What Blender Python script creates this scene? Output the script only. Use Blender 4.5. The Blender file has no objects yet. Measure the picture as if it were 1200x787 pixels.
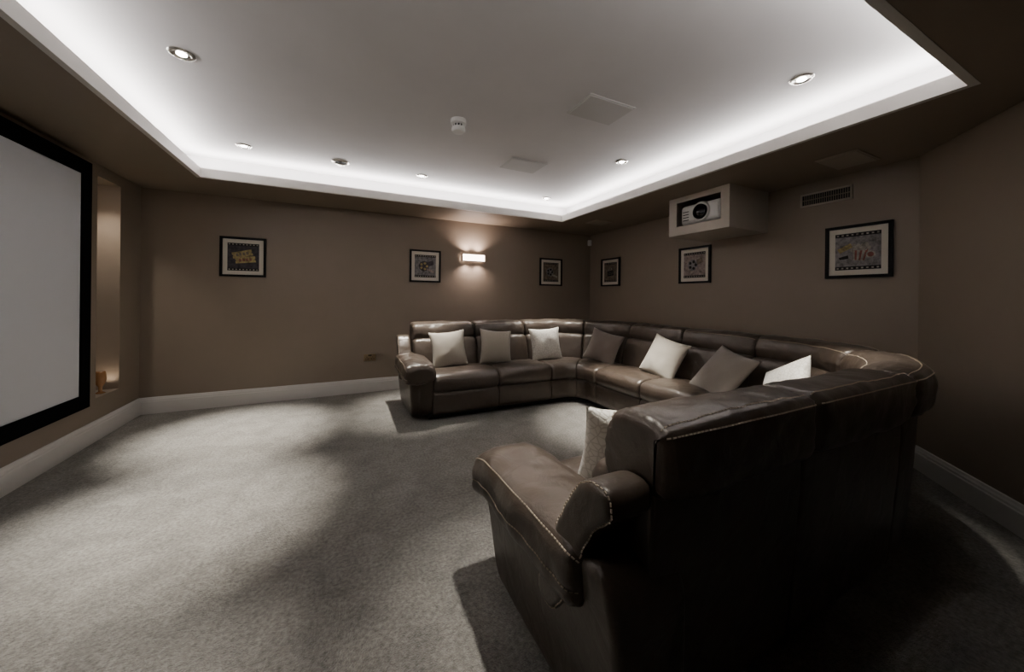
import bpy, math, random
from mathutils import Vector, Matrix, noise
random.seed(4)
scene = bpy.context.scene
COL = scene.collection

# ------------------------------------------------------------------ materials
def new_mat(name):
    m = bpy.data.materials.new(name); m.use_nodes = True
    nt = m.node_tree
    return m, nt, nt.nodes['Principled BSDF']

def mat_plain(name, col, rough=0.5, metal=0.0, emit=None, estr=0.0, bump=0.0, bscale=200, spec=0.5):
    m, nt, b = new_mat(name)
    b.inputs['Base Color'].default_value = (*col, 1)
    b.inputs['Roughness'].default_value = rough
    b.inputs['Metallic'].default_value = metal
    b.inputs['Specular IOR Level'].default_value = spec
    if emit:
        b.inputs['Emission Color'].default_value = (*emit, 1)
        b.inputs['Emission Strength'].default_value = estr
    tc = nt.nodes.new('ShaderNodeTexCoord')
    n = nt.nodes.new('ShaderNodeTexNoise'); n.inputs['Scale'].default_value = bscale
    nt.links.new(tc.outputs['Object'], n.inputs['Vector'])
    if bump > 0:
        bp = nt.nodes.new('ShaderNodeBump'); bp.inputs['Strength'].default_value = bump
        bp.inputs['Distance'].default_value = 0.002
        nt.links.new(n.outputs['Fac'], bp.inputs['Height'])
        nt.links.new(bp.outputs['Normal'], b.inputs['Normal'])
    return m

def mat_mottle(name, c1, c2, scale, rough, bump, bdist, bscale, detail=6, metal=0, spec=0.3, sheen=0.0, scale2=None):
    m, nt, b = new_mat(name)
    L = nt.links
    tc = nt.nodes.new('ShaderNodeTexCoord')
    n = nt.nodes.new('ShaderNodeTexNoise'); n.inputs['Scale'].default_value = scale; n.inputs['Detail'].default_value = detail
    n.inputs['Roughness'].default_value = 0.65
    L.new(tc.outputs['Object'], n.inputs['Vector'])
    r = nt.nodes.new('ShaderNodeValToRGB')
    r.color_ramp.elements[0].position = 0.32; r.color_ramp.elements[0].color = (*c1, 1)
    r.color_ramp.elements[1].position = 0.68; r.color_ramp.elements[1].color = (*c2, 1)
    L.new(n.outputs['Fac'], r.inputs['Fac'])
    out = r.outputs['Color']
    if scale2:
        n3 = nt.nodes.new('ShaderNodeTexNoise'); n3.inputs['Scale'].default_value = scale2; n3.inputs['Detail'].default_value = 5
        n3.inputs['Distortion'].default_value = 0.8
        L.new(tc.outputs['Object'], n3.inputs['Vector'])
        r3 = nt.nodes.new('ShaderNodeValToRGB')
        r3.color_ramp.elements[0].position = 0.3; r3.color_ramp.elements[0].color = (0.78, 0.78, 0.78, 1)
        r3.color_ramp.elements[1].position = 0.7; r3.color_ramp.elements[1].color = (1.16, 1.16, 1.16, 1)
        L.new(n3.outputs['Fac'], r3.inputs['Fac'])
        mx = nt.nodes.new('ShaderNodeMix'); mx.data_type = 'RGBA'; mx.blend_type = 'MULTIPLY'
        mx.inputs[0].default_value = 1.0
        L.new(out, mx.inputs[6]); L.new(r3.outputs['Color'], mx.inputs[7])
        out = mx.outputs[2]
    L.new(out, b.inputs['Base Color'])
    n2 = nt.nodes.new('ShaderNodeTexNoise'); n2.inputs['Scale'].default_value = bscale; n2.inputs['Detail'].default_value = 4
    L.new(tc.outputs['Object'], n2.inputs['Vector'])
    bp = nt.nodes.new('ShaderNodeBump'); bp.inputs['Strength'].default_value = bump; bp.inputs['Distance'].default_value = bdist
    L.new(n2.outputs['Fac'], bp.inputs['Height']); L.new(bp.outputs['Normal'], b.inputs['Normal'])
    b.inputs['Roughness'].default_value = rough; b.inputs['Metallic'].default_value = metal
    b.inputs['Specular IOR Level'].default_value = spec
    b.inputs['Sheen Weight'].default_value = sheen
    return m

def mat_leather(name, col, rough=0.36):
    m, nt, b = new_mat(name); L = nt.links
    tc = nt.nodes.new('ShaderNodeTexCoord')
    v = nt.nodes.new('ShaderNodeTexVoronoi'); v.inputs['Scale'].default_value = 260
    L.new(tc.outputs['Object'], v.inputs['Vector'])
    n = nt.nodes.new('ShaderNodeTexNoise'); n.inputs['Scale'].default_value = 9; n.inputs['Detail'].default_value = 4
    n.inputs['Distortion'].default_value = 0.6
    L.new(tc.outputs['Object'], n.inputs['Vector'])
    b1 = nt.nodes.new('ShaderNodeBump'); b1.inputs['Strength'].default_value = 0.45; b1.inputs['Distance'].default_value = 0.015
    L.new(n.outputs['Fac'], b1.inputs['Height'])
    b2 = nt.nodes.new('ShaderNodeBump'); b2.inputs['Strength'].default_value = 0.25; b2.inputs['Distance'].default_value = 0.001
    L.new(v.outputs['Distance'], b2.inputs['Height']); L.new(b1.outputs['Normal'], b2.inputs['Normal'])
    L.new(b2.outputs['Normal'], b.inputs['Normal'])
    r = nt.nodes.new('ShaderNodeValToRGB')
    r.color_ramp.elements[0].position = 0.3; r.color_ramp.elements[0].color = (*[c*0.85 for c in col], 1)
    r.color_ramp.elements[1].position = 0.7; r.color_ramp.elements[1].color = (*[c*1.15 for c in col], 1)
    L.new(n.outputs['Fac'], r.inputs['Fac']); L.new(r.outputs['Color'], b.inputs['Base Color'])
    b.inputs['Roughness'].default_value = rough
    b.inputs['Specular IOR Level'].default_value = 0.6
    b.inputs['Specular Tint'].default_value = (1,.94,.88,1)
    return m

def mat_weave(name, c1, c2, scale=160, rough=0.8, sheen=0.3, spec=0.3, kind='WEAVE'):
    m, nt, b = new_mat(name); L = nt.links
    tc = nt.nodes.new('ShaderNodeTexCoord')
    if kind == 'WEAVE':
        t = nt.nodes.new('ShaderNodeTexWave'); t.inputs['Scale'].default_value = scale*0.5; t.inputs['Distortion'].default_value = 3
        t.inputs['Detail'].default_value = 2
        L.new(tc.outputs['Object'], t.inputs['Vector']); fac = t.outputs['Fac']
    else:
        t = nt.nodes.new('ShaderNodeTexVoronoi'); t.feature = 'DISTANCE_TO_EDGE'; t.inputs['Scale'].default_value = scale
        L.new(tc.outputs['Object'], t.inputs['Vector'])
        mp = nt.nodes.new('ShaderNodeMapRange'); mp.inputs[2].default_value = 0.12
        L.new(t.outputs['Distance'], mp.inputs[0]); fac = mp.outputs[0]
    r = nt.nodes.new('ShaderNodeValToRGB')
    r.color_ramp.elements[0].color = (*c1, 1); r.color_ramp.elements[1].color = (*c2, 1)
    L.new(fac, r.inputs['Fac']); L.new(r.outputs['Color'], b.inputs['Base Color'])
    bp = nt.nodes.new('ShaderNodeBump'); bp.inputs['Strength'].default_value = 0.4; bp.inputs['Distance'].default_value = 0.002
    L.new(fac, bp.inputs['Height']); L.new(bp.outputs['Normal'], b.inputs['Normal'])
    b.inputs['Roughness'].default_value = rough; b.inputs['Sheen Weight'].default_value = sheen
    b.inputs['Specular IOR Level'].default_value = spec
    return m

WALL = mat_mottle('taupe_wall_paint', (0.212,0.168,0.126), (0.222,0.177,0.133), 3, 0.5, 0.08, 0.001, 350, spec=0.4)
CEIL = mat_mottle('white_ceiling_paint', (0.60,0.585,0.59), (0.63,0.615,0.62), 2, 0.7, 0.05, 0.001, 300, spec=0.3)
WHITE = mat_plain('white_satin_trim', (0.60,0.58,0.55), 0.4, bump=0.05)
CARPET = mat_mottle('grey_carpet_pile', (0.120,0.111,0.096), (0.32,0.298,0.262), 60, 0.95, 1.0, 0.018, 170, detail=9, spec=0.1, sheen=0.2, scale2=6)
LEATHER = mat_leather('brown_leather', (0.044,0.032,0.0235), .35)
LEATHER_LIFTED = mat_leather('brown_leather_dark', (0.046,0.034,0.026), 0.42)  # same leather for the back shells, base colour raised to lift their shadows
THREAD = mat_plain('tan_thread', (0.36,0.30,0.23), 0.7)
BLACK = mat_plain('black_satin', (0.004,0.004,0.004), 0.5, spec=0.15)
VELVET = mat_plain('black_velvet', (0.0015,0.0015,0.0017), 0.95, spec=0.05)
SCREEN = mat_plain('screen_fabric', (0.54,0.55,0.57), 0.9, bump=0.1, bscale=900, spec=0.1)
MAT_BOARD = mat_plain('cream_mount_board', (0.62,0.58,0.50), 0.8)
CHROME = mat_plain('brushed_chrome', (0.6,0.58,0.55), 0.25, 1.0)
BRASS = mat_plain('antique_brass', (0.30,0.22,0.13), 0.35, 1.0)
PLASTIC = mat_plain('white_plastic', (0.65,0.64,0.62), 0.4)
GRILLE = mat_plain('grey_grille', (0.46,0.45,0.44), 0.6, bump=0.4, bscale=500)
SOFFIT_GR = mat_plain('taupe_grille', (0.34,0.29,0.235), 0.6, bump=0.4, bscale=500)
DARK = mat_plain('dark_void', (0.005,0.005,0.005), 0.8)
HOUSE = mat_plain('cream_painted_board', (0.41,0.365,0.31), 0.55)
LAMP = mat_plain('lamp_emitter', (1,1,1), 0.5, emit=(1,0.95,0.88), estr=30)
LED = mat_plain('led_emitter', (1,1,1), 0.5, emit=(1,0.97,0.93), estr=4)
GLOWGLASS = mat_plain('sconce_glass', (0.9,0.8,0.75), 0.3, emit=(1,0.80,0.70), estr=8)
AMBER = mat_plain('amber_glass', (0.30,0.15,0.06), 0.15)
LENS = mat_plain('lens_glass', (0.005,0.005,0.008), 0.05)

# ------------------------------------------------------------------ geometry helpers
def empty(name, loc=(0,0,0)):
    e = bpy.data.objects.new(name, None); COL.objects.link(e); e.location = loc
    e.empty_display_size = 0.1
    return e

def attach(o, parent):
    if parent is not None:
        o.parent = parent
        o.matrix_parent_inverse = Matrix.Translation(-Vector(parent.location))

def mesh_obj(name, verts, faces, mat, parent=None, smooth=False, bevel=0, mats=None, fmat=None):
    me = bpy.data.meshes.new(name)
    me.from_pydata([tuple(v) for v in verts], [], faces)
    for m in (mats or [mat]): me.materials.append(m)
    if fmat:
        for p, i in zip(me.polygons, fmat): p.material_index = i
    me.update()
    import bmesh
    bm = bmesh.new(); bm.from_mesh(me); bmesh.ops.recalc_face_normals(bm, faces=bm.faces); bm.to_mesh(me); bm.free()
    if smooth:
        for p in me.polygons: p.use_smooth = True
    o = bpy.data.objects.new(name, me); COL.objects.link(o)
    if bevel > 0:
        md = o.modifiers.new('bev', 'BEVEL'); md.width = bevel; md.segments = 3; md.limit_method = 'ANGLE'
    attach(o, parent)
    return o

CF = [(0,1,2,3),(7,6,5,4),(0,4,5,1),(1,5,6,2),(2,6,7,3),(3,7,4,0)]
def boxes(name, lst, mat, parent=None, bevel=0):
    V=[];F=[]
    for a,b in lst:
        x0,y0,z0=[min(a[i],b[i]) for i in range(3)]; x1,y1,z1=[max(a[i],b[i]) for i in range(3)]
        n=len(V)
        V+=[(x0,y0,z0),(x1,y0,z0),(x1,y1,z0),(x0,y1,z0),(x0,y0,z1),(x1,y0,z1),(x1,y1,z1),(x0,y1,z1)]
        F+=[tuple(n+i for i in f) for f in CF]
    return mesh_obj(name,V,F,mat,parent,bevel=bevel)

def lathe(name, prof, c, mat, parent=None, n=32, axis='Z', smooth=True):
    V=[];F=[]
    for r,z in prof:
        for i in range(n):
            a=2*math.pi*i/n
            p=(r*math.cos(a), r*math.sin(a), z)
            if axis=='X': p=(p[2],p[0],p[1])
            if axis=='Y': p=(p[0],p[2],p[1])
            V.append((c[0]+p[0],c[1]+p[1],c[2]+p[2]))
    m=len(prof)
    for j in range(m-1):
        for i in range(n):
            k=(i+1)%n
            F.append((j*n+i,j*n+k,(j+1)*n+k,(j+1)*n+i))
    F.append(tuple(range(n))); F.append(tuple((m-1)*n+i for i in range(n)))
    o=mesh_obj(name,V,F,mat,parent,smooth=False)
    if smooth:
        for p in o.data.polygons:
            if len(p.vertices)==4: p.use_smooth=True
        md=o.modifiers.new('es','EDGE_SPLIT'); md.split_angle=math.radians(40)
    return o

def prism(name, p0, p1, prof, nrm, mat, parent=None, m0=0.0, m1=0.0):
    V=[];F=[]
    d=(Vector(p1)-Vector(p0)).normalized()
    for p,m in ((p0,m0),(p1,-m1)):
        for o,z in prof:
            q=Vector(p)+Vector(nrm)*o+d*(o*m)
            V.append((q.x,q.y,z))
    n=len(prof)
    for i in range(n):
        k=(i+1)%n; F.append((i,k,n+k,n+i))
    F.append(tuple(range(n))); F.append(tuple(range(n,2*n)))
    return mesh_obj(name,V,F,mat,parent)

# ------------------------------------------------------------------ room shell
XL,XR,YB,YF = -1.88,3.93,4.97,-1.3
ZS,ZC = 2.36,2.62
XD = 2.5; YD0 = 1.05; YD1 = -0.24
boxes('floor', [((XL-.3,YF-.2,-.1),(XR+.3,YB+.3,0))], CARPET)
boxes('ceiling', [((XL-.3,YF-.2,ZC),(XR+.3,YB+.3,ZC+.1))], CEIL)
boxes('wall_back', [((XL-.3,YB,0),(XR+.2,YB+.15,ZC))], WALL)
boxes('wall_right', [((XR,YD0,0),(XR+.15,YB,ZC))], WALL)
mesh_obj('wall_diagonal', [(XR,YD0,0),(XD,YD1,0),(XD+.12,YD1-.12,0),(XR+.15,YD0,0),
                           (XR,YD0,ZC),(XD,YD1,ZC),(XD+.12,YD1-.12,ZC),(XR+.15,YD0,ZC)], CF, WALL)
boxes('wall_side', [((XD,YF,0),(XD+.15,YD1,ZC))], WALL)
boxes('wall_front', [((XL-.3,YF-.15,0),(XD+.15,YF,ZC))], WALL)
NY0,NY1,NZ0,NZ1 = 4.25,4.60,.36,2.26
boxes('wall_left', [((XL-.3,YF,0),(XL,NY0,ZC)), ((XL-.3,NY1,0),(XL,YB,ZC)),
                    ((XL-.3,NY0,0),(XL,NY1,NZ0)), ((XL-.3,NY0,NZ1),(XL,NY1,ZC)),
                    ((XL-.3,NY0,NZ0),(XL-.17,NY1,NZ1))], WALL)
# soffit with tray opening (four boards)
TX0,TX1,TY0,TY1 = -1.20,2.85,.60,4.25
LT=.035; LZ=ZS+.085
for bb in [((XL,YF,ZS),(TX0-LT,YB,ZS+.04)), ((TX1+LT,YF,ZS),(XR+.1,YB,ZS+.04)),
           ((TX0-LT,TY1+LT,ZS),(TX1+LT,YB,ZS+.04)), ((TX0-LT,YF,ZS),(TX1+LT,TY0-LT,ZS+.04))]:
    boxes('ceiling_soffit',[bb],WALL)
trims=[]
for i,bb in enumerate([((TX0-LT,TY0-LT,ZS-.002),(TX0,TY1+LT,LZ)), ((TX1,TY0-LT,ZS-.002),(TX1+LT,TY1+LT,LZ)),
                 ((TX0,TY1,ZS-.002),(TX1,TY1+LT,LZ)), ((TX0,TY0-LT,ZS-.002),(TX1,TY0,LZ))]):
    trims.append(boxes('trim_%d'%(i+1),[bb],WHITE))
CW=.24
for i,bb in enumerate([((TX0-CW-.02,TY0-CW,ZS+.04),(TX0-CW,TY1+CW,ZC)), ((TX1+CW,TY0-CW,ZS+.04),(TX1+CW+.02,TY1+CW,ZC)),
                 ((TX0-CW,TY1+CW,ZS+.04),(TX1+CW,TY1+CW+.02,ZC)), ((TX0-CW,TY0-CW-.02,ZS+.04),(TX1+CW,TY0-CW,ZC))]):
    boxes('trim_%d'%(i+5),[bb],CEIL)
# led tape in the cove, on a batten, angled inward
o=.10; zl=ZS+.088
PWM=7.0; LC=(1,.96,.93)
lx=TX1-TX0+2*o; ly=TY1-TY0+2*o
mx_,my_=(TX0+TX1)/2,(TY0+TY1)/2
TILT=5
def led(loc, alongx, inward, tr):
    L_=lx if alongx else ly-.03
    hx,hy=(L_/2,.006) if alongx else (.006,L_/2)
    x,y,z=loc
    boxes('led_batten',[((x-hx,y-hy,ZS+.04),(x+hx,y+hy,z-.012))],WHITE,tr)
    boxes('led_tape',[((x-hx,y-hy,z-.012),(x+hx,y+hy,z-.009))],LED,tr)
    l=bpy.data.lights.new('led_strip_light','AREA'); l.shape='RECTANGLE'; l.energy=PWM*L_; l.color=LC
    l.size=L_; l.size_y=.015
    ob=bpy.data.objects.new('led_strip_light',l); COL.objects.link(ob)
    t=math.radians(TILT)
    nrm=Vector((inward[0]*math.sin(t),inward[1]*math.sin(t),math.cos(t)))
    xa=Vector((1,0,0)) if alongx else Vector((0,1,0))
    za=-nrm; ya=za.cross(xa)
    M=Matrix((xa,ya,za)).transposed().to_4x4(); M.translation=Vector(loc)
    ob.matrix_world=M
    ob.parent=tr
led((mx_,TY1+o,zl),True,(0,-1),trims[2]); led((mx_,TY0-o,zl),True,(0,1),trims[3])
led((TX0-o,my_,zl),False,(1,0),trims[0]); led((TX1+o,my_,zl),False,(-1,0),trims[1])

# baseboards
BP=[(0,0),(.02,0),(.02,.125),(.016,.132),(.016,.145),(.011,.155),(.008,.168),(.0,.172)]
prism('baseboard_back',(XL,YB),(XR,YB),BP,(0,-1),WHITE)
prism('baseboard_left',(XL,YF),(XL,YB-.02),BP,(1,0),WHITE)
prism('baseboard_right',(XR,YD0),(XR,YB-.02),BP,(-1,0),WHITE)
dd=(Vector((XD,YD1))-Vector((XR,YD0))).normalized()
prism('baseboard_diagonal',(XR,YD0),(XD,YD1),BP,(dd.y,-dd.x),WHITE)
prism('baseboard_side',(XD,YF),(XD,YD1),BP,(-1,0),WHITE)
prism('baseboard_front',(XL+.02,YF),(XD-.02,YF),BP,(0,1),WHITE)

# ------------------------------------------------------------------ projection screen
sc=empty('projection_screen',(XL+.04,2.24,1.32))
SY0,SY1,SZ0,SZ1=.50,4.0,.35,2.29; fx=-1.80; fw=.11
boxes('backing',[((XL,SY0+.03,SZ0+.03),(fx-.03,SY1-.03,SZ1-.03))],DARK,sc)
boxes('fabric',[((fx-.03,SY0+fw-.01,SZ0+fw-.01),(fx-.012,SY1-fw+.01,SZ1-fw+.01))],SCREEN,sc)
boxes('frame',[((fx-.04,SY0,SZ0),(fx,SY0+fw,SZ1)),((fx-.04,SY1-fw,SZ0),(fx,SY1,SZ1)),
               ((fx-.04,SY0+fw,SZ0),(fx,SY1-fw,SZ0+fw)),((fx-.04,SY0+fw,SZ1-fw),(fx,SY1-fw,SZ1))],VELVET,sc)

# niche ornament, base glow and added fill light
nx=XL-.08
og=empty('amber_glass_candle_holder',(nx,4.45,NZ0))
lathe('bowl',[(.02,.0),(.035,.005),(.012,.02),(.012,.06),(.03,.09),(.038,.13),(.034,.18),(.028,.2)],(nx+.03,4.43,NZ0),AMBER,og)
def spot(name, loc, W, ang, blend, col, parent, rot=(0,0,0), size=.03):
    l=bpy.data.lights.new(name,'SPOT'); l.energy=W; l.spot_size=math.radians(ang); l.spot_blend=blend
    l.color=col; l.shadow_soft_size=size
    ob=bpy.data.objects.new(name,l); COL.objects.link(ob); ob.location=loc; ob.rotation_euler=rot
    attach(ob,parent); return ob
nl=empty('niche_downlight',(nx,4.33,NZ1))  # added fill light at the niche top, put in to brighten the recess
lathe('trim_ring',[(.035,0),(.035,-.005),(.024,-.007)],(nx,4.33,NZ1),CHROME,nl)
lathe('lamp',[(.020,-.003),(.020,-.009)],(nx,4.33,NZ1),LAMP,nl)
spot('beam',(nx,4.33,NZ1-.02),22,95,1,(1,.90,.80),nl,rot=(math.radians(6),0,0),size=.02)
spot('base_glow',(nx+.02,4.54,NZ0+.05),1.0,150,1,(1,.84,.66),nl,rot=(math.pi,0,0),size=.02)

# ------------------------------------------------------------------ downlights
K=(ZC-1.26)/1.30
def downlight(x,y,W=110):
    x*=K;y*=K
    e=empty('ceiling_downlight',(x,y,ZC))
    lathe('bezel',[(.036,0.0),(.062,0.0),(.062,-.004),(.056,-.009),(.042,-.009),(.036,-.004)],(x,y,ZC),CHROME,e)
    lathe('reflector',[(.037,-.002),(.034,-.0035)],(x,y,ZC),CHROME,e)
    lathe('lamp',[(.024,-.003),(.024,-.007),(.015,-.010)],(x,y,ZC),LAMP,e)
    spot('beam',(x,y,ZC-.02),W,41,1.0,(1,.955,.87),e,size=.035)
for x,y,w in [(-.79,2.50,660),(2.42,1.12,320),(-.78,3.80,800),(.77,3.85,430),(2.40,3.95,360),(2.39,2.56,620),(-.79,1.12,260),(.77,1.12,240)]:
    downlight(x,y,w)

# smoke detector
dx_,dy_=.765*K,2.51*K
sd=empty('smoke_detector',(dx_,dy_,ZC))
lathe('body',[(.060,0),(.060,-.030),(.052,-.036),(.036,-.038),(.036,-.056),(.050,-.060),(.052,-.078),(.044,-.092),(.02,-.100),(.004,-.101)],(dx_,dy_,ZC),PLASTIC,sd)
V=[]
for i in range(12):
    a=2*math.pi*i/12
    cx,cy=dx_+.044*math.cos(a),dy_+.044*math.sin(a)
    V.append(((cx-.003,cy-.003,ZC-.062),(cx+.003,cy+.003,ZC-.034)))
boxes('ribs',V,PLASTIC,sd)
lathe('chamber',[(.038,-.036),(.038,-.058)],(dx_,dy_,ZC),DARK,sd)
# extract vent
ex,ey=-.02*K,3.82*K
ev=empty('ceiling_extract_vent',(ex,ey,ZC))
lathe('rim',[(.085,0),(.085,-.006),(.077,-.014),(.065,-.016),(.058,-.006),(.058,0)],(ex,ey,ZC),CHROME,ev)
lathe('throat',[(.059,-.001),(.057,-.004)],(ex,ey,ZC),DARK,ev)
lathe('disc',[(.012,-.002),(.012,-.024),(.040,-.024),(.044,-.030),(.03,-.036),(.004,-.038)],(ex,ey,ZC),CHROME,ev)
# ceiling speakers
def speaker(x0,x1,y0,y1,z,mat,name='ceiling_speaker'):
    e=empty(name,((x0+x1)/2,(y0+y1)/2,z))
    boxes('frame',[((x0,y0,z-.008),(x1,y1,z))],mat,e,bevel=.003)
    g=.012
    boxes('grille',[((x0+g,y0+g,z-.013),(x1-g,y1-g,z-.007))],mat,e,bevel=.003)
speaker(1.41*K,1.79*K,1.79*K,2.06*K,ZC,GRILLE)
speaker(1.41*K,1.79*K,2.93*K,3.22*K,ZC,GRILLE)
speaker(3.35,3.73,1.20,1.46,ZS,SOFFIT_GR)
speaker(3.20,3.50,3.90,4.16,ZS,SOFFIT_GR)

# air vent on right wall
av=empty('air_vent_grille',(XR,1.63,2.2))
y0,y1,z0,z1=1.435,1.815,2.135,2.255
boxes('frame',[((XR-.012,y0,z0),(XR,y1,z0+.014)),((XR-.012,y0,z1-.014),(XR,y1,z1)),
               ((XR-.012,y0,z0),(XR,y0+.014,z1)),((XR-.012,y1-.014,z0),(XR,y1,z1))],SOFFIT_GR,av)
boxes('void',[((XR-.003,y0+.01,z0+.01),(XR,y1-.01,z1-.01))],DARK,av)
boxes('blades',[((XR-.009,y0+.014+i*.0165,z0+.014),(XR-.003,y0+.014+i*.0165+.004,z1-.014)) for i in range(21)]+
      [((XR-.009,y0+.01,(z0+z1)/2-.003),(XR-.003,y1-.01,(z0+z1)/2+.003))],WALL,av)
# motion sensor in corner
ms=empty('motion_sensor',(XR-.03,YB-.03,2.22))
boxes('body',[((XR-.06,YB-.05,2.17),(XR,YB,2.27))],PLASTIC,ms,bevel=.012)

# ------------------------------------------------------------------ projector and its housing
HX,HY0,HY1,HZ=3.30,2.10,2.78,1.95
ph=empty('projector_housing',(3.6,2.44,2.15))
oy0,oy1,oz0,oz1=2.185,2.685,2.045,2.305
boxes('shell',[((HX+.02,HY0,HZ),(XR,HY1,HZ+.02)),((HX+.02,HY0,HZ+.02),(XR,HY0+.02,ZS)),((HX+.02,HY1-.02,HZ+.02),(XR,HY1,ZS))],HOUSE,ph)
boxes('face',[((HX,HY0,HZ),(HX+.02,HY1,oz0)),((HX,HY0,oz1),(HX+.02,HY1,ZS)),((HX,HY0,oz0),(HX+.02,oy0,oz1)),((HX,oy1,oz0),(HX+.02,HY1,oz1))],HOUSE,ph)
pj=empty('projector',(3.5,2.42,2.15))
boxes('case',[((HX+.035,2.20,2.055),(3.72,2.665,2.265))],PLASTIC,pj,bevel=.04)
boxes('feet',[((3.4,2.24,HZ+.02),(3.43,2.27,2.06)),((3.4,2.6,HZ+.02),(3.43,2.63,2.06)),((3.65,2.42,HZ+.02),(3.68,2.45,2.06))],BLACK,pj)
lc=(HX+.03,2.42,2.165)
lathe('lens_shroud',[(.105,.03),(.103,.0),(.095,-.012),(.083,-.012),(.076,.004)],lc,PLASTIC,pj,axis='X',n=48)
lathe('lens_barrel',[(.077,.01),(.077,-.020),(.068,-.026),(.058,-.016),(.055,.0)],lc,BLACK,pj,axis='X',n=48)
lathe('lens',[(.056,.0),(.056,-.010),(.042,-.018),(.02,-.024),(.002,-.025)],lc,LENS,pj,axis='X',n=48)
boxes('vents',[((HX+.0325,2.56,2.10+i*.03),(HX+.037,2.63,2.108+i*.03)) for i in range(4)],DARK,pj)

# ------------------------------------------------------------------ wall sconce
sx,sz=1.74,1.83
ws=empty('wall_sconce',(sx,YB,sz))
boxes('backplate',[((sx-.10,YB-.02,sz-.04),(sx+.10,YB,sz+.04))],CHROME,ws,bevel=.004)
boxes('glass_shade',[((sx-.165,YB-.095,sz-.045),(sx+.165,YB-.03,sz+.045))],GLOWGLASS,ws,bevel=.01)
boxes('bars',[((sx-.17,YB-.102,sz-.052),(sx+.17,YB-.022,sz-.045)),((sx-.17,YB-.102,sz+.045),(sx+.17,YB-.022,sz+.052)),
              ((sx-.175,YB-.10,sz-.052),(sx-.168,YB-.022,sz+.052)),((sx+.168,YB-.10,sz-.052),(sx+.175,YB-.022,sz+.052)),
              ((sx-.012,YB-.024,sz-.02),(sx+.012,YB-.018,sz+.02))],CHROME,ws)
for dx in (-.09,.09):
    spot('up_beam',(sx+dx,YB-.085,sz+.07),12,140,.9,(1,.82,.75),ws,rot=(math.pi,0,0),size=.02)
    spot('down_beam',(sx+dx,YB-.085,sz-.07),7,140,.9,(1,.82,.75),ws,size=.02)

# socket
so=empty('power_socket',(.345,YB,.45))
boxes('plate',[((.345-.073,YB-.008,.405),(.345+.073,YB,.495))],BRASS,so,bevel=.003)
boxes('pins',[((.345+dx-.004,YB-.0095,.445+dz-.006),(.345+dx+.004,YB-.007,.445+dz+.006)) for dx in (-.048,-.022,.022,.048) for dz in (-.012,)]+
             [((.345+dx-.003,YB-.0095,.45),(.345+dx+.003,YB-.007,.462)) for dx in (-.035,.035)]+
             [((.345+dx-.007,YB-.012,.468),(.345+dx+.007,YB-.007,.486)) for dx in (-.01,.01)],BLACK,so)

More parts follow.
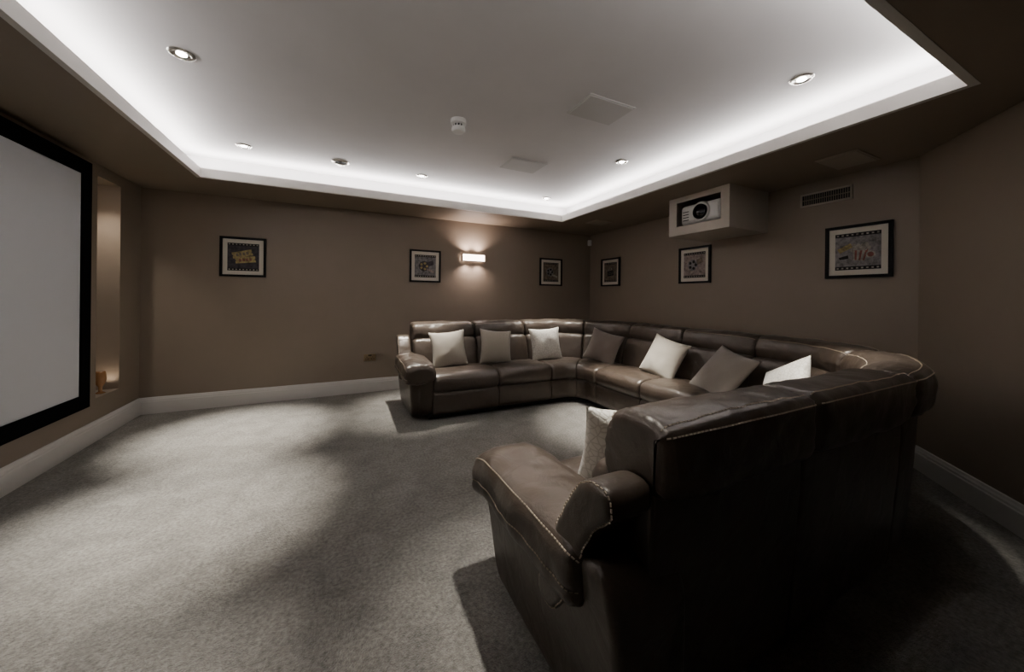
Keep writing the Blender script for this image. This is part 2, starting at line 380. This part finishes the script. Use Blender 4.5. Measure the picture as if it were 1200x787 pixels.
# ------------------------------------------------------------------ framed pictures
def flatmat(n,c): return mat_mottle('ink_'+n,tuple(x*.35 for x in c),tuple(min(1,x*1.25) for x in c),30,.7,.05,.001,200,detail=9)
INK={'navy':flatmat('navy',(.055,.047,.055)),'yellow':flatmat('yellow',(.36,.28,.12)),'red':flatmat('red',(.24,.09,.07)),
     'cream':flatmat('cream',(.36,.33,.28)),'grey':flatmat('grey',(.20,.19,.195)),'brown':flatmat('brown',(.17,.135,.10)),
     'blue':flatmat('blue',(.24,.22,.22)),'black':flatmat('black',(.012,.011,.011)),'rose':flatmat('rose',(.30,.24,.22))}
def framed_picture(c, wall, style, w=.43, h=.45):
    e=empty('framed_picture',c)
    def P(u,v,d):
        if wall=='back': return (c[0]+u, c[1]-d, c[2]+v)
        return (c[0]-d, c[1]-u, c[2]+v)
    def bx(name,lst,mat,bev=0):
        boxes(name,[(P(u0,v0,d0),P(u1,v1,d1)) for u0,u1,v0,v1,d0,d1 in lst],mat,e,bev)
    def poly(name,pts,d,mat):
        n=len(pts); V=[P(u,v,d) for u,v in pts]+[P(u,v,d-.0006) for u,v in pts]
        F=[tuple(range(n)),tuple(range(2*n-1,n-1,-1))]+[(i,(i+1)%n,n+(i+1)%n,n+i) for i in range(n)]
        mesh_obj(name,V,F,mat,e)
    def rot(pts,a,cx=0,cy=0):
        ca,sa=math.cos(a),math.sin(a); return [(cx+u*ca-v*sa,cy+u*sa+v*ca) for u,v in pts]
    def circ(r,n=20): return [(r*math.cos(2*math.pi*i/n),r*math.sin(2*math.pi*i/n)) for i in range(n)]
    W,H=w/2,h/2; f=.024
    bx('frame',[(-W,-W+f,-H,H,0,.026),(W-f,W,-H,H,0,.026),(-W+f,W-f,-H,-H+f,0,.026),(-W+f,W-f,H-f,H,0,.026)],BLACK)
    bx('mount',[(-W+f,W-f,-H+f,H-f,0,.010)],MAT_BOARD)
    a=W-.068; b=H-.068
    bg={'ticket':'navy','film':'grey','reel':'brown','clapper':'brown','camera':'rose','popcorn':'blue'}[style]
    bx('print',[(-a,a,-b,b,.010,.0115)],INK[bg])
    holes=[];strips=[]
    for s in (-1,1):
        v=s*(b-.015)
        strips.append((-a,a,v-.015,v+.015,.0115,.0122))
        for i in range(9):
            u=-a+.018+i*(2*a-.036)/8
            holes.append((u-.007,u+.007,v-.006,v+.006,.0122,.0127))
    bx('film_strip',strips,INK['black']); bx('sprocket_holes',holes,INK['cream'])
    if style=='ticket':
        for k,(ox,oy,an) in enumerate([(-.01,.035,.25),(.02,-.03,.12)]):
            poly('ticket_%d'%k,rot([(-.095,-.035),(.095,-.035),(.095,-.012),(.085,0),(.095,.012),(.095,.035),(-.095,.035),(-.095,.012),(-.085,0),(-.095,-.012)],an,ox,oy),.0130+.001*k,INK['yellow'])
            for j in range(4):
                poly('ticket_text_%d_%d'%(k,j),rot([(-.06+j*.032,-.016),(-.04+j*.032,-.016),(-.04+j*.032,.016),(-.06+j*.032,.016)],an,ox,oy),.0138+.001*k,INK['red' if k else 'brown'])
    elif style=='popcorn':
        poly('bucket',rot([(-.035,-.07),(.035,-.07),(.055,.03),(-.055,.03)],-.12,.02,-.01),.0130,INK['cream'])
        for j in range(3):
            x=-.04+j*.036
            poly('stripe_%d'%j,rot([(x*.7,-.068),(x*.7+.012,-.068),(x+.016,.028),(x,.028)],-.12,.02,-.01),.0136,INK['red'])
        for j in range(14):
            poly('kernel_%d'%j,[(q[0]+.025+((j*37)%100-50)/100*.11,q[1]+.035+((j*53)%100-50)/100*.05) for q in circ(.014,9)],.0142+.0001*j,INK['cream'])
        poly('ticket',rot([(-.05,-.02),(.05,-.02),(.05,.02),(-.05,.02)],.5,-.08,.03),.0134,INK['yellow'])
        poly('badge',[(q[0]+.085,q[1]-.035) for q in circ(.03)],.0160,INK['cream'])
        poly('badge_core',[(q[0]+.085,q[1]-.035) for q in circ(.02)],.0165,INK['red'])
        poly('curl',rot([(-.03,-.008),(.03,-.02),(.035,.01),(-.03,.012)],.3,-.09,-.05),.0136,INK['black'])
    elif style in('reel','camera','film'):
        poly('reel_disc',[(q[0]-.02,q[1]) for q in circ(.07,28)],.0130,INK['grey' if style!='film' else 'navy'])
        for j in range(5):
            an=2*math.pi*j/5
            poly('reel_hole_%d'%j,[(q[0]-.02+.042*math.cos(an),q[1]+.042*math.sin(an)) for q in circ(.018,14)],.0136,INK['black' if style!='film' else 'yellow'])
        poly('reel_tail',rot([(-.01,-.02),(.10,-.035),(.10,-.005),(-.01,.01)],-.2,.03,-.04),.0138,INK['cream' if style=='reel' else 'rose'])
        poly('shade',rot([(-.04,-.03),(.04,-.03),(.05,.03),(-.03,.035)],.4,.07,.04),.0134,INK['navy' if style=='film' else 'brown'])  # slanted patch of printed ink beside the reel
    elif style=='clapper':
        poly('slate',rot([(-.07,-.055),(.07,-.055),(.07,.025),(-.07,.025)],.1,0,-.005),.0130,INK['black'])
        poly('arm',rot([(-.07,0),(.07,0),(.07,.022),(-.07,.022)],.32,-.005,.035),.0134,INK['cream'])
        for j in range(4):
            poly('arm_stripe_%d'%j,rot([(-.06+j*.034,0),(-.045+j*.034,0),(-.035+j*.034,.022),(-.05+j*.034,.022)],.32,-.005,.035),.0139,INK['black'])
        for j in range(2):
            poly('slate_line_%d'%j,rot([(-.06,-.03+j*.025),(.06,-.03+j*.025),(.06,-.027+j*.025),(-.06,-.027+j*.025)],.1,0,-.005),.0136,INK['cream'])
framed_picture((-1.01,YB,1.685),'back','ticket')
framed_picture((1.055,YB,1.68),'back','film')
framed_picture((3.12,YB,1.68),'back','reel')
framed_picture((XR,4.43,1.68),'right','clapper')
framed_picture((XR,2.925,1.68),'right','camera')
framed_picture((XR,1.40,1.68),'right','popcorn')

# ------------------------------------------------------------------ sectional sofa
def path(s,t):
    if s<1.8: return (.6+s, 4.35-t)
    s2=s-1.8
    if s2<1.649:
        p=s2/1.05; r=1.05-t; return (2.4+r*math.sin(p),3.3+r*math.cos(p))
    s3=s2-1.649
    if s3<1.45: return (3.45-t,3.3-s3)
    s4=s3-1.45
    if s4<1.9635:
        p=s4/1.25; r=1.25-t; return (2.2+r*math.cos(p),1.85-r*math.sin(p))
    return (2.2-(s4-1.9635), .6+t)
def sofamap(s,a,b):
    x,y=path(s,a); return (x,y,b)
def smooth_profile(pts, n=44, it=2):
    p=[Vector(q) for q in pts]
    for _ in range(it):
        q=[]
        for i in range(len(p)):
            a,b=p[i],p[(i+1)%len(p)]
            q+= [a*.75+b*.25, a*.25+b*.75]
        p=q
    L=[0]
    for i in range(len(p)): L.append(L[-1]+(p[(i+1)%len(p)]-p[i]).length)
    out=[];j=0
    for k in range(n):
        d=L[-1]*k/n
        while L[j+1]<d: j+=1
        f=(d-L[j])/max(1e-9,L[j+1]-L[j]); out.append(p[j].lerp(p[(j+1)%len(p)],f))
    return out
def puff(name,s0,s1,prof,mp,mat,parent,R=.03,bulge=.008,ns=20,n=44,it=2,wr=.003,gap=.001,extra=None):
    P=smooth_profile(prof,n,it); N=[]
    area2=sum(P[i].x*P[(i+1)%n].y-P[(i+1)%n].x*P[i].y for i in range(n))
    sg=1 if area2>0 else -1
    for i in range(n):
        t=(P[(i+1)%n]-P[i-1]).normalized(); N.append(Vector((t.y,-t.x))*sg)
    sgn=1 if s1>s0 else -1
    Lg=abs(s1-s0)-2*gap
    ss=[];k=6
    for i in range(k): 
        e=1-math.cos(math.pi/2*i/k); ss.append(R*e)
    m=max(2,ns)
    for i in range(m+1): ss.append(R+(Lg-2*R)*i/m)
    for i in range(k-1,-1,-1):
        e=1-math.cos(math.pi/2*i/k); ss.append(Lg-R*e)
    V=[];grid=[]
    for d in ss:
        e=min(d,Lg-d)/R
        ins=0 if e>=1 else R*(1-math.sqrt(max(0,1-(1-e)**2)))
        bl=bulge*(max(0,math.sin(math.pi*d/Lg))**.6)
        row=[]
        s=s0+sgn*(gap+d)
        for q,nn in zip(P,N):
            a=q+nn*(bl-ins)
            v=Vector(mp(s,a.x,a.y))
            if wr>0:
                nz=noise.noise(v*7.0)*wr+noise.noise(v*19.0)*wr*.5
                ed=math.exp(-min(d,Lg-d)/.07)
                nz+=ed*wr*1.2*noise.noise(Vector((q.x*42,q.y*42,s0*7)))
                a2=q+nn*(bl-ins+nz); v=Vector(mp(s,a2.x,a2.y))
            row.append(v)
        grid.append(row); V+=row
    F=[]
    for j in range(len(ss)-1):
        for i in range(n):
            kx=(i+1)%n; F.append((j*n+i,j*n+kx,(j+1)*n+kx,(j+1)*n+i))
    F.append(tuple(range(n))); F.append(tuple((len(ss)-1)*n+i for i in range(n)))
    mesh_obj(name,V,F,mat,parent,smooth=True)
    return grid,P
stV=[];stF=[]
def stitch(pts,outs,step=.014,ln=.009,th=.0019):
    acc=0
    for i in range(len(pts)-1):
        a,b=pts[i],pts[i+1]; L=(b-a).length
        if L<1e-6: continue
        dr=(b-a)/L
        while acc<L:
            c=a+dr*acc; o=outs[i].normalized(); side=dr.cross(o).normalized()
            n=len(stV)
            for s in (0,1):
                for u,w in ((-1,-.6),(1,-.6),(1,1),(-1,1)):
                    stV.append(c+dr*(s*ln)+side*(u*th)+o*(w*th+.0008))
            stF.extend([tuple(n+k for k in f) for f in CF])
            acc+=step
        acc-=L
sofa=empty('sectional_sofa',(2.2,2.4,0))
P_SHELL=[(.08,.05),(.065,.2),(.042,.5),(.03,.75),(.036,.78),(.10,.79),(.20,.76),(.23,.45),(.23,.05)]
P_HEAD=[(.015,.752),(-.006,.765),(-.016,.83),(-.014,.90),(-.006,.935),(.018,.944),(.10,.950),(.17,.94),(.215,.905),(.235,.85),(.235,.78),(.20,.735),(.10,.735)]
P_LUMB=[(.14,.36),(.15,.75),(.22,.775),(.28,.755),(.31,.66),(.345,.52),(.36,.43),(.30,.36)]
P_SEAT=[(.26,.29),(.26,.43),(.34,.46),(.6,.478),(.78,.475),(.865,.45),(.885,.38),(.875,.31),(.82,.285)]
P_FRONT=[(.5,.065),(.82,.065),(.862,.075),(.868,.2),(.862,.285),(.82,.30),(.5,.30)]
S_BACK=[.14,.90,1.60,2.62,3.45,4.20,4.93,5.88,6.863,7.663,8.36]
for i in range(len(S_BACK)-1):
    a,b=S_BACK[i],S_BACK[i+1]
    ns=32
    puff('back_shell_%d'%i,a,b,P_SHELL,sofamap,LEATHER_LIFTED,sofa,R=.016,bulge=.004,ns=ns,wr=.002,it=2,n=56)
    g,P=puff('headrest_%d'%i,a,b,P_HEAD,sofamap,LEATHER,sofa,R=.038,bulge=.009,ns=ns,wr=.009,n=64)
    puff('back_cushion_%d'%i,a,b,P_LUMB,sofamap,LEATHER,sofa,R=.04,bulge=.012,ns=ns,wr=.006)
    n=len(P)
    def idx(tt,zz): return min(range(n),key=lambda k:(P[k]-Vector((tt,zz))).length)
    for tt,zz in ((-.012,.920),(.014,.941),(.20,.915)):
        j=idx(tt,zz)
        stitch([r[j] for r in g[3:-3]],[(r[j]-(sum(r,Vector())/n)) for r in g[3:-3]])
S_SEAT=[.24,.95,1.62,2.62,3.60,4.25,4.93,5.88,6.863,7.55,8.235]
for i in range(len(S_SEAT)-1):
    a,b=S_SEAT[i],S_SEAT[i+1]
    puff('seat_cushion_%d'%i,a,b,P_SEAT,sofamap,LEATHER,sofa,R=.03,bulge=.010,ns=24,wr=.006,n=52)
    puff('footrest_panel_%d'%i,a,b,P_FRONT,sofamap,LEATHER,sofa,R=.012,bulge=.003,ns=24,wr=.0015,n=52)
puff('plinth',.20,8.26,[(.12,0.0),(.82,0.0),(.82,.08),(.12,.08)],sofamap,BLACK,sofa,R=.005,bulge=0,ns=90,wr=0,it=1)

def arm(tag,xo,yr,ydir):
    def m_body(s,a,b):
        ins=.05*max(0,(1-b/.55))*(1 if s<.1 else 0)
        return (xo+s+ins, yr+ydir*a, b)
    puff('arm_body_'+tag,0.0,.26,[(.05,.05),(.70,.05),(.80,.06),(.83,.25),(.86,.42),(.85,.54),(.6,.57),(.2,.57),(.03,.60),(.02,.3),(.05,.1)],m_body,LEATHER,sofa,R=.025,bulge=.006,ns=10,wr=.003,n=72)
    def m_pad(s,a,b):
        dz=0
        if s>.72: dz=-.05*((s-.72)/.18)**2
        flare=-.02*max(0,(s-.4))
        return (xo+a+flare, yr+ydir*s, b+dz)
    g,P=puff('arm_pad_'+tag,.14,.89,[(-.015,.43),(-.033,.45),(-.035,.53),(-.022,.585),(.03,.605),(.11,.615),(.21,.605),(.27,.57),(.285,.49),(.25,.44),(.1,.42)],m_pad,LEATHER,sofa,R=.042,bulge=.007,ns=30,wr=.010,n=64)
    n=len(P)
    for tt,zz in ((-.034,.49),(-.02,.58)):
        j=min(range(n),key=lambda k:(P[k]-Vector((tt,zz))).length)
        stitch([r[j] for r in g[2:-2]],[(r[j]-(sum(r,Vector())/n)) for r in g[2:-2]])
    def m_w(s,a,b): return (xo+s, yr+ydir*a, b)
    g,P=puff('arm_wing_'+tag,-.012,.14,[(.035,.73),(.025,.775),(.055,.805),(.12,.80),(.175,.75),(.235,.65),(.30,.52),(.36,.40),(.35,.34),(.28,.33),(.215,.43),(.155,.57),(.105,.67),(.065,.71)],m_w,LEATHER,sofa,R=.022,bulge=.004,ns=8,wr=.004,n=72)
    n=len(P); r=g[4]
    stitch([r[k] for k in range(n)]+[r[0]],[Vector((-1,0,0))]*(n+1))
arm('near',.57,.60,1)
arm('far',.59,4.35,-1)
mesh_obj('stitching',stV,stF,THREAD,sofa)

# ------------------------------------------------------------------ throw pillows
CREAM=mat_weave('cream_linen',(.29,.255,.205),(.41,.37,.31),150)
BEIGE=mat_weave('beige_linen',(.23,.20,.16),(.33,.29,.235),150)
IVORY=mat_weave('ivory_brocade',(.43,.40,.34),(.62,.59,.53),38,rough=.5,kind='V')
BROWN=mat_weave('taupe_linen',(.11,.086,.07),(.175,.14,.115),170)
TAUPE=mat_weave('light_taupe_linen',(.15,.125,.10),(.23,.195,.165),170)
def throw_pillow(c, face, tilt, roll, mat, size=.42, T=.075):
    n=22;V=[];F=[];S=size/2
    for side in (1,-1):
        for i in range(n+1):
            for j in range(n+1):
                u=-1+2*i/n; v=-1+2*j/n
                uu=math.sin(u*math.pi/2)*.35+u*.65; vv=math.sin(v*math.pi/2)*.35+v*.65
                h=T*((1-abs(uu)**2.4)**.55)*((1-abs(vv)**2.4)**.55)
                x=uu*S*(1-.10*(1-vv*vv)*abs(uu)); y=vv*S*(1-.10*(1-uu*uu)*abs(vv))
                h+= noise.noise(Vector((x*9+c[0]*5,y*9,side*3)))*.014*(1-max(abs(uu),abs(vv)))
                V.append(Vector((x,side*h,y)))
    m=(n+1)**2
    for sd_ in (0,1):
        for i in range(n):
            for j in range(n):
                a=sd_*m+i*(n+1)+j; F.append((a,a+1,a+n+2,a+n+1))
    o=mesh_obj('throw_pillow',V,F,mat,None,smooth=True)
    import bmesh
    bm=bmesh.new(); bm.from_mesh(o.data); bmesh.ops.remove_doubles(bm,verts=bm.verts,dist=.0008)
    bmesh.ops.recalc_face_normals(bm,faces=bm.faces); bm.to_mesh(o.data); bm.free()
    M=Matrix.Rotation(math.radians(face-90),4,'Z')@Matrix.Rotation(math.radians(tilt),4,'X')@Matrix.Rotation(math.radians(roll),4,'Y')
    o.matrix_world=Matrix.Translation(c)@M
    return o
throw_pillow((1.10,3.89,.665),-90,14,4,CREAM)
throw_pillow((1.68,3.89,.66),-88,15,-6,BEIGE)
throw_pillow((2.36,3.86,.665),-100,13,3,IVORY)
throw_pillow((2.92,3.42,.65),-150,22,-14,BROWN)
throw_pillow((3.00,2.58,.65),-176,26,-12,CREAM,.44)
throw_pillow((2.95,1.93,.62),-196,38,-10,TAUPE,.48)
throw_pillow((2.80,1.38,.635),145,26,32,IVORY)
throw_pillow((1.03,1.04,.645),66,18,4,IVORY)

# ------------------------------------------------------------------ world + camera
w=bpy.data.worlds.new('world'); scene.world=w; w.use_nodes=True
w.node_tree.nodes['Background'].inputs[0].default_value=(.02,.02,.02,1)
w.node_tree.nodes['Background'].inputs[1].default_value=.2
cam=bpy.data.cameras.new('camera'); co=bpy.data.objects.new('camera',cam); COL.objects.link(co)
cam.sensor_width=36; cam.lens=412/1200*36; cam.shift_y=-.0379; cam.clip_start=.02
M=Matrix.Rotation(math.radians(-25.9),4,'Z')@Matrix.Rotation(math.radians(90),4,'X')@Matrix.Rotation(math.radians(.6),4,'Z')
co.matrix_world=Matrix.Translation((0,0,1.26))@M
scene.camera=co
scene.view_settings.view_transform='AgX'
try: scene.view_settings.look='AgX - Base Contrast'
except Exception: pass
scene.view_settings.exposure=0.58
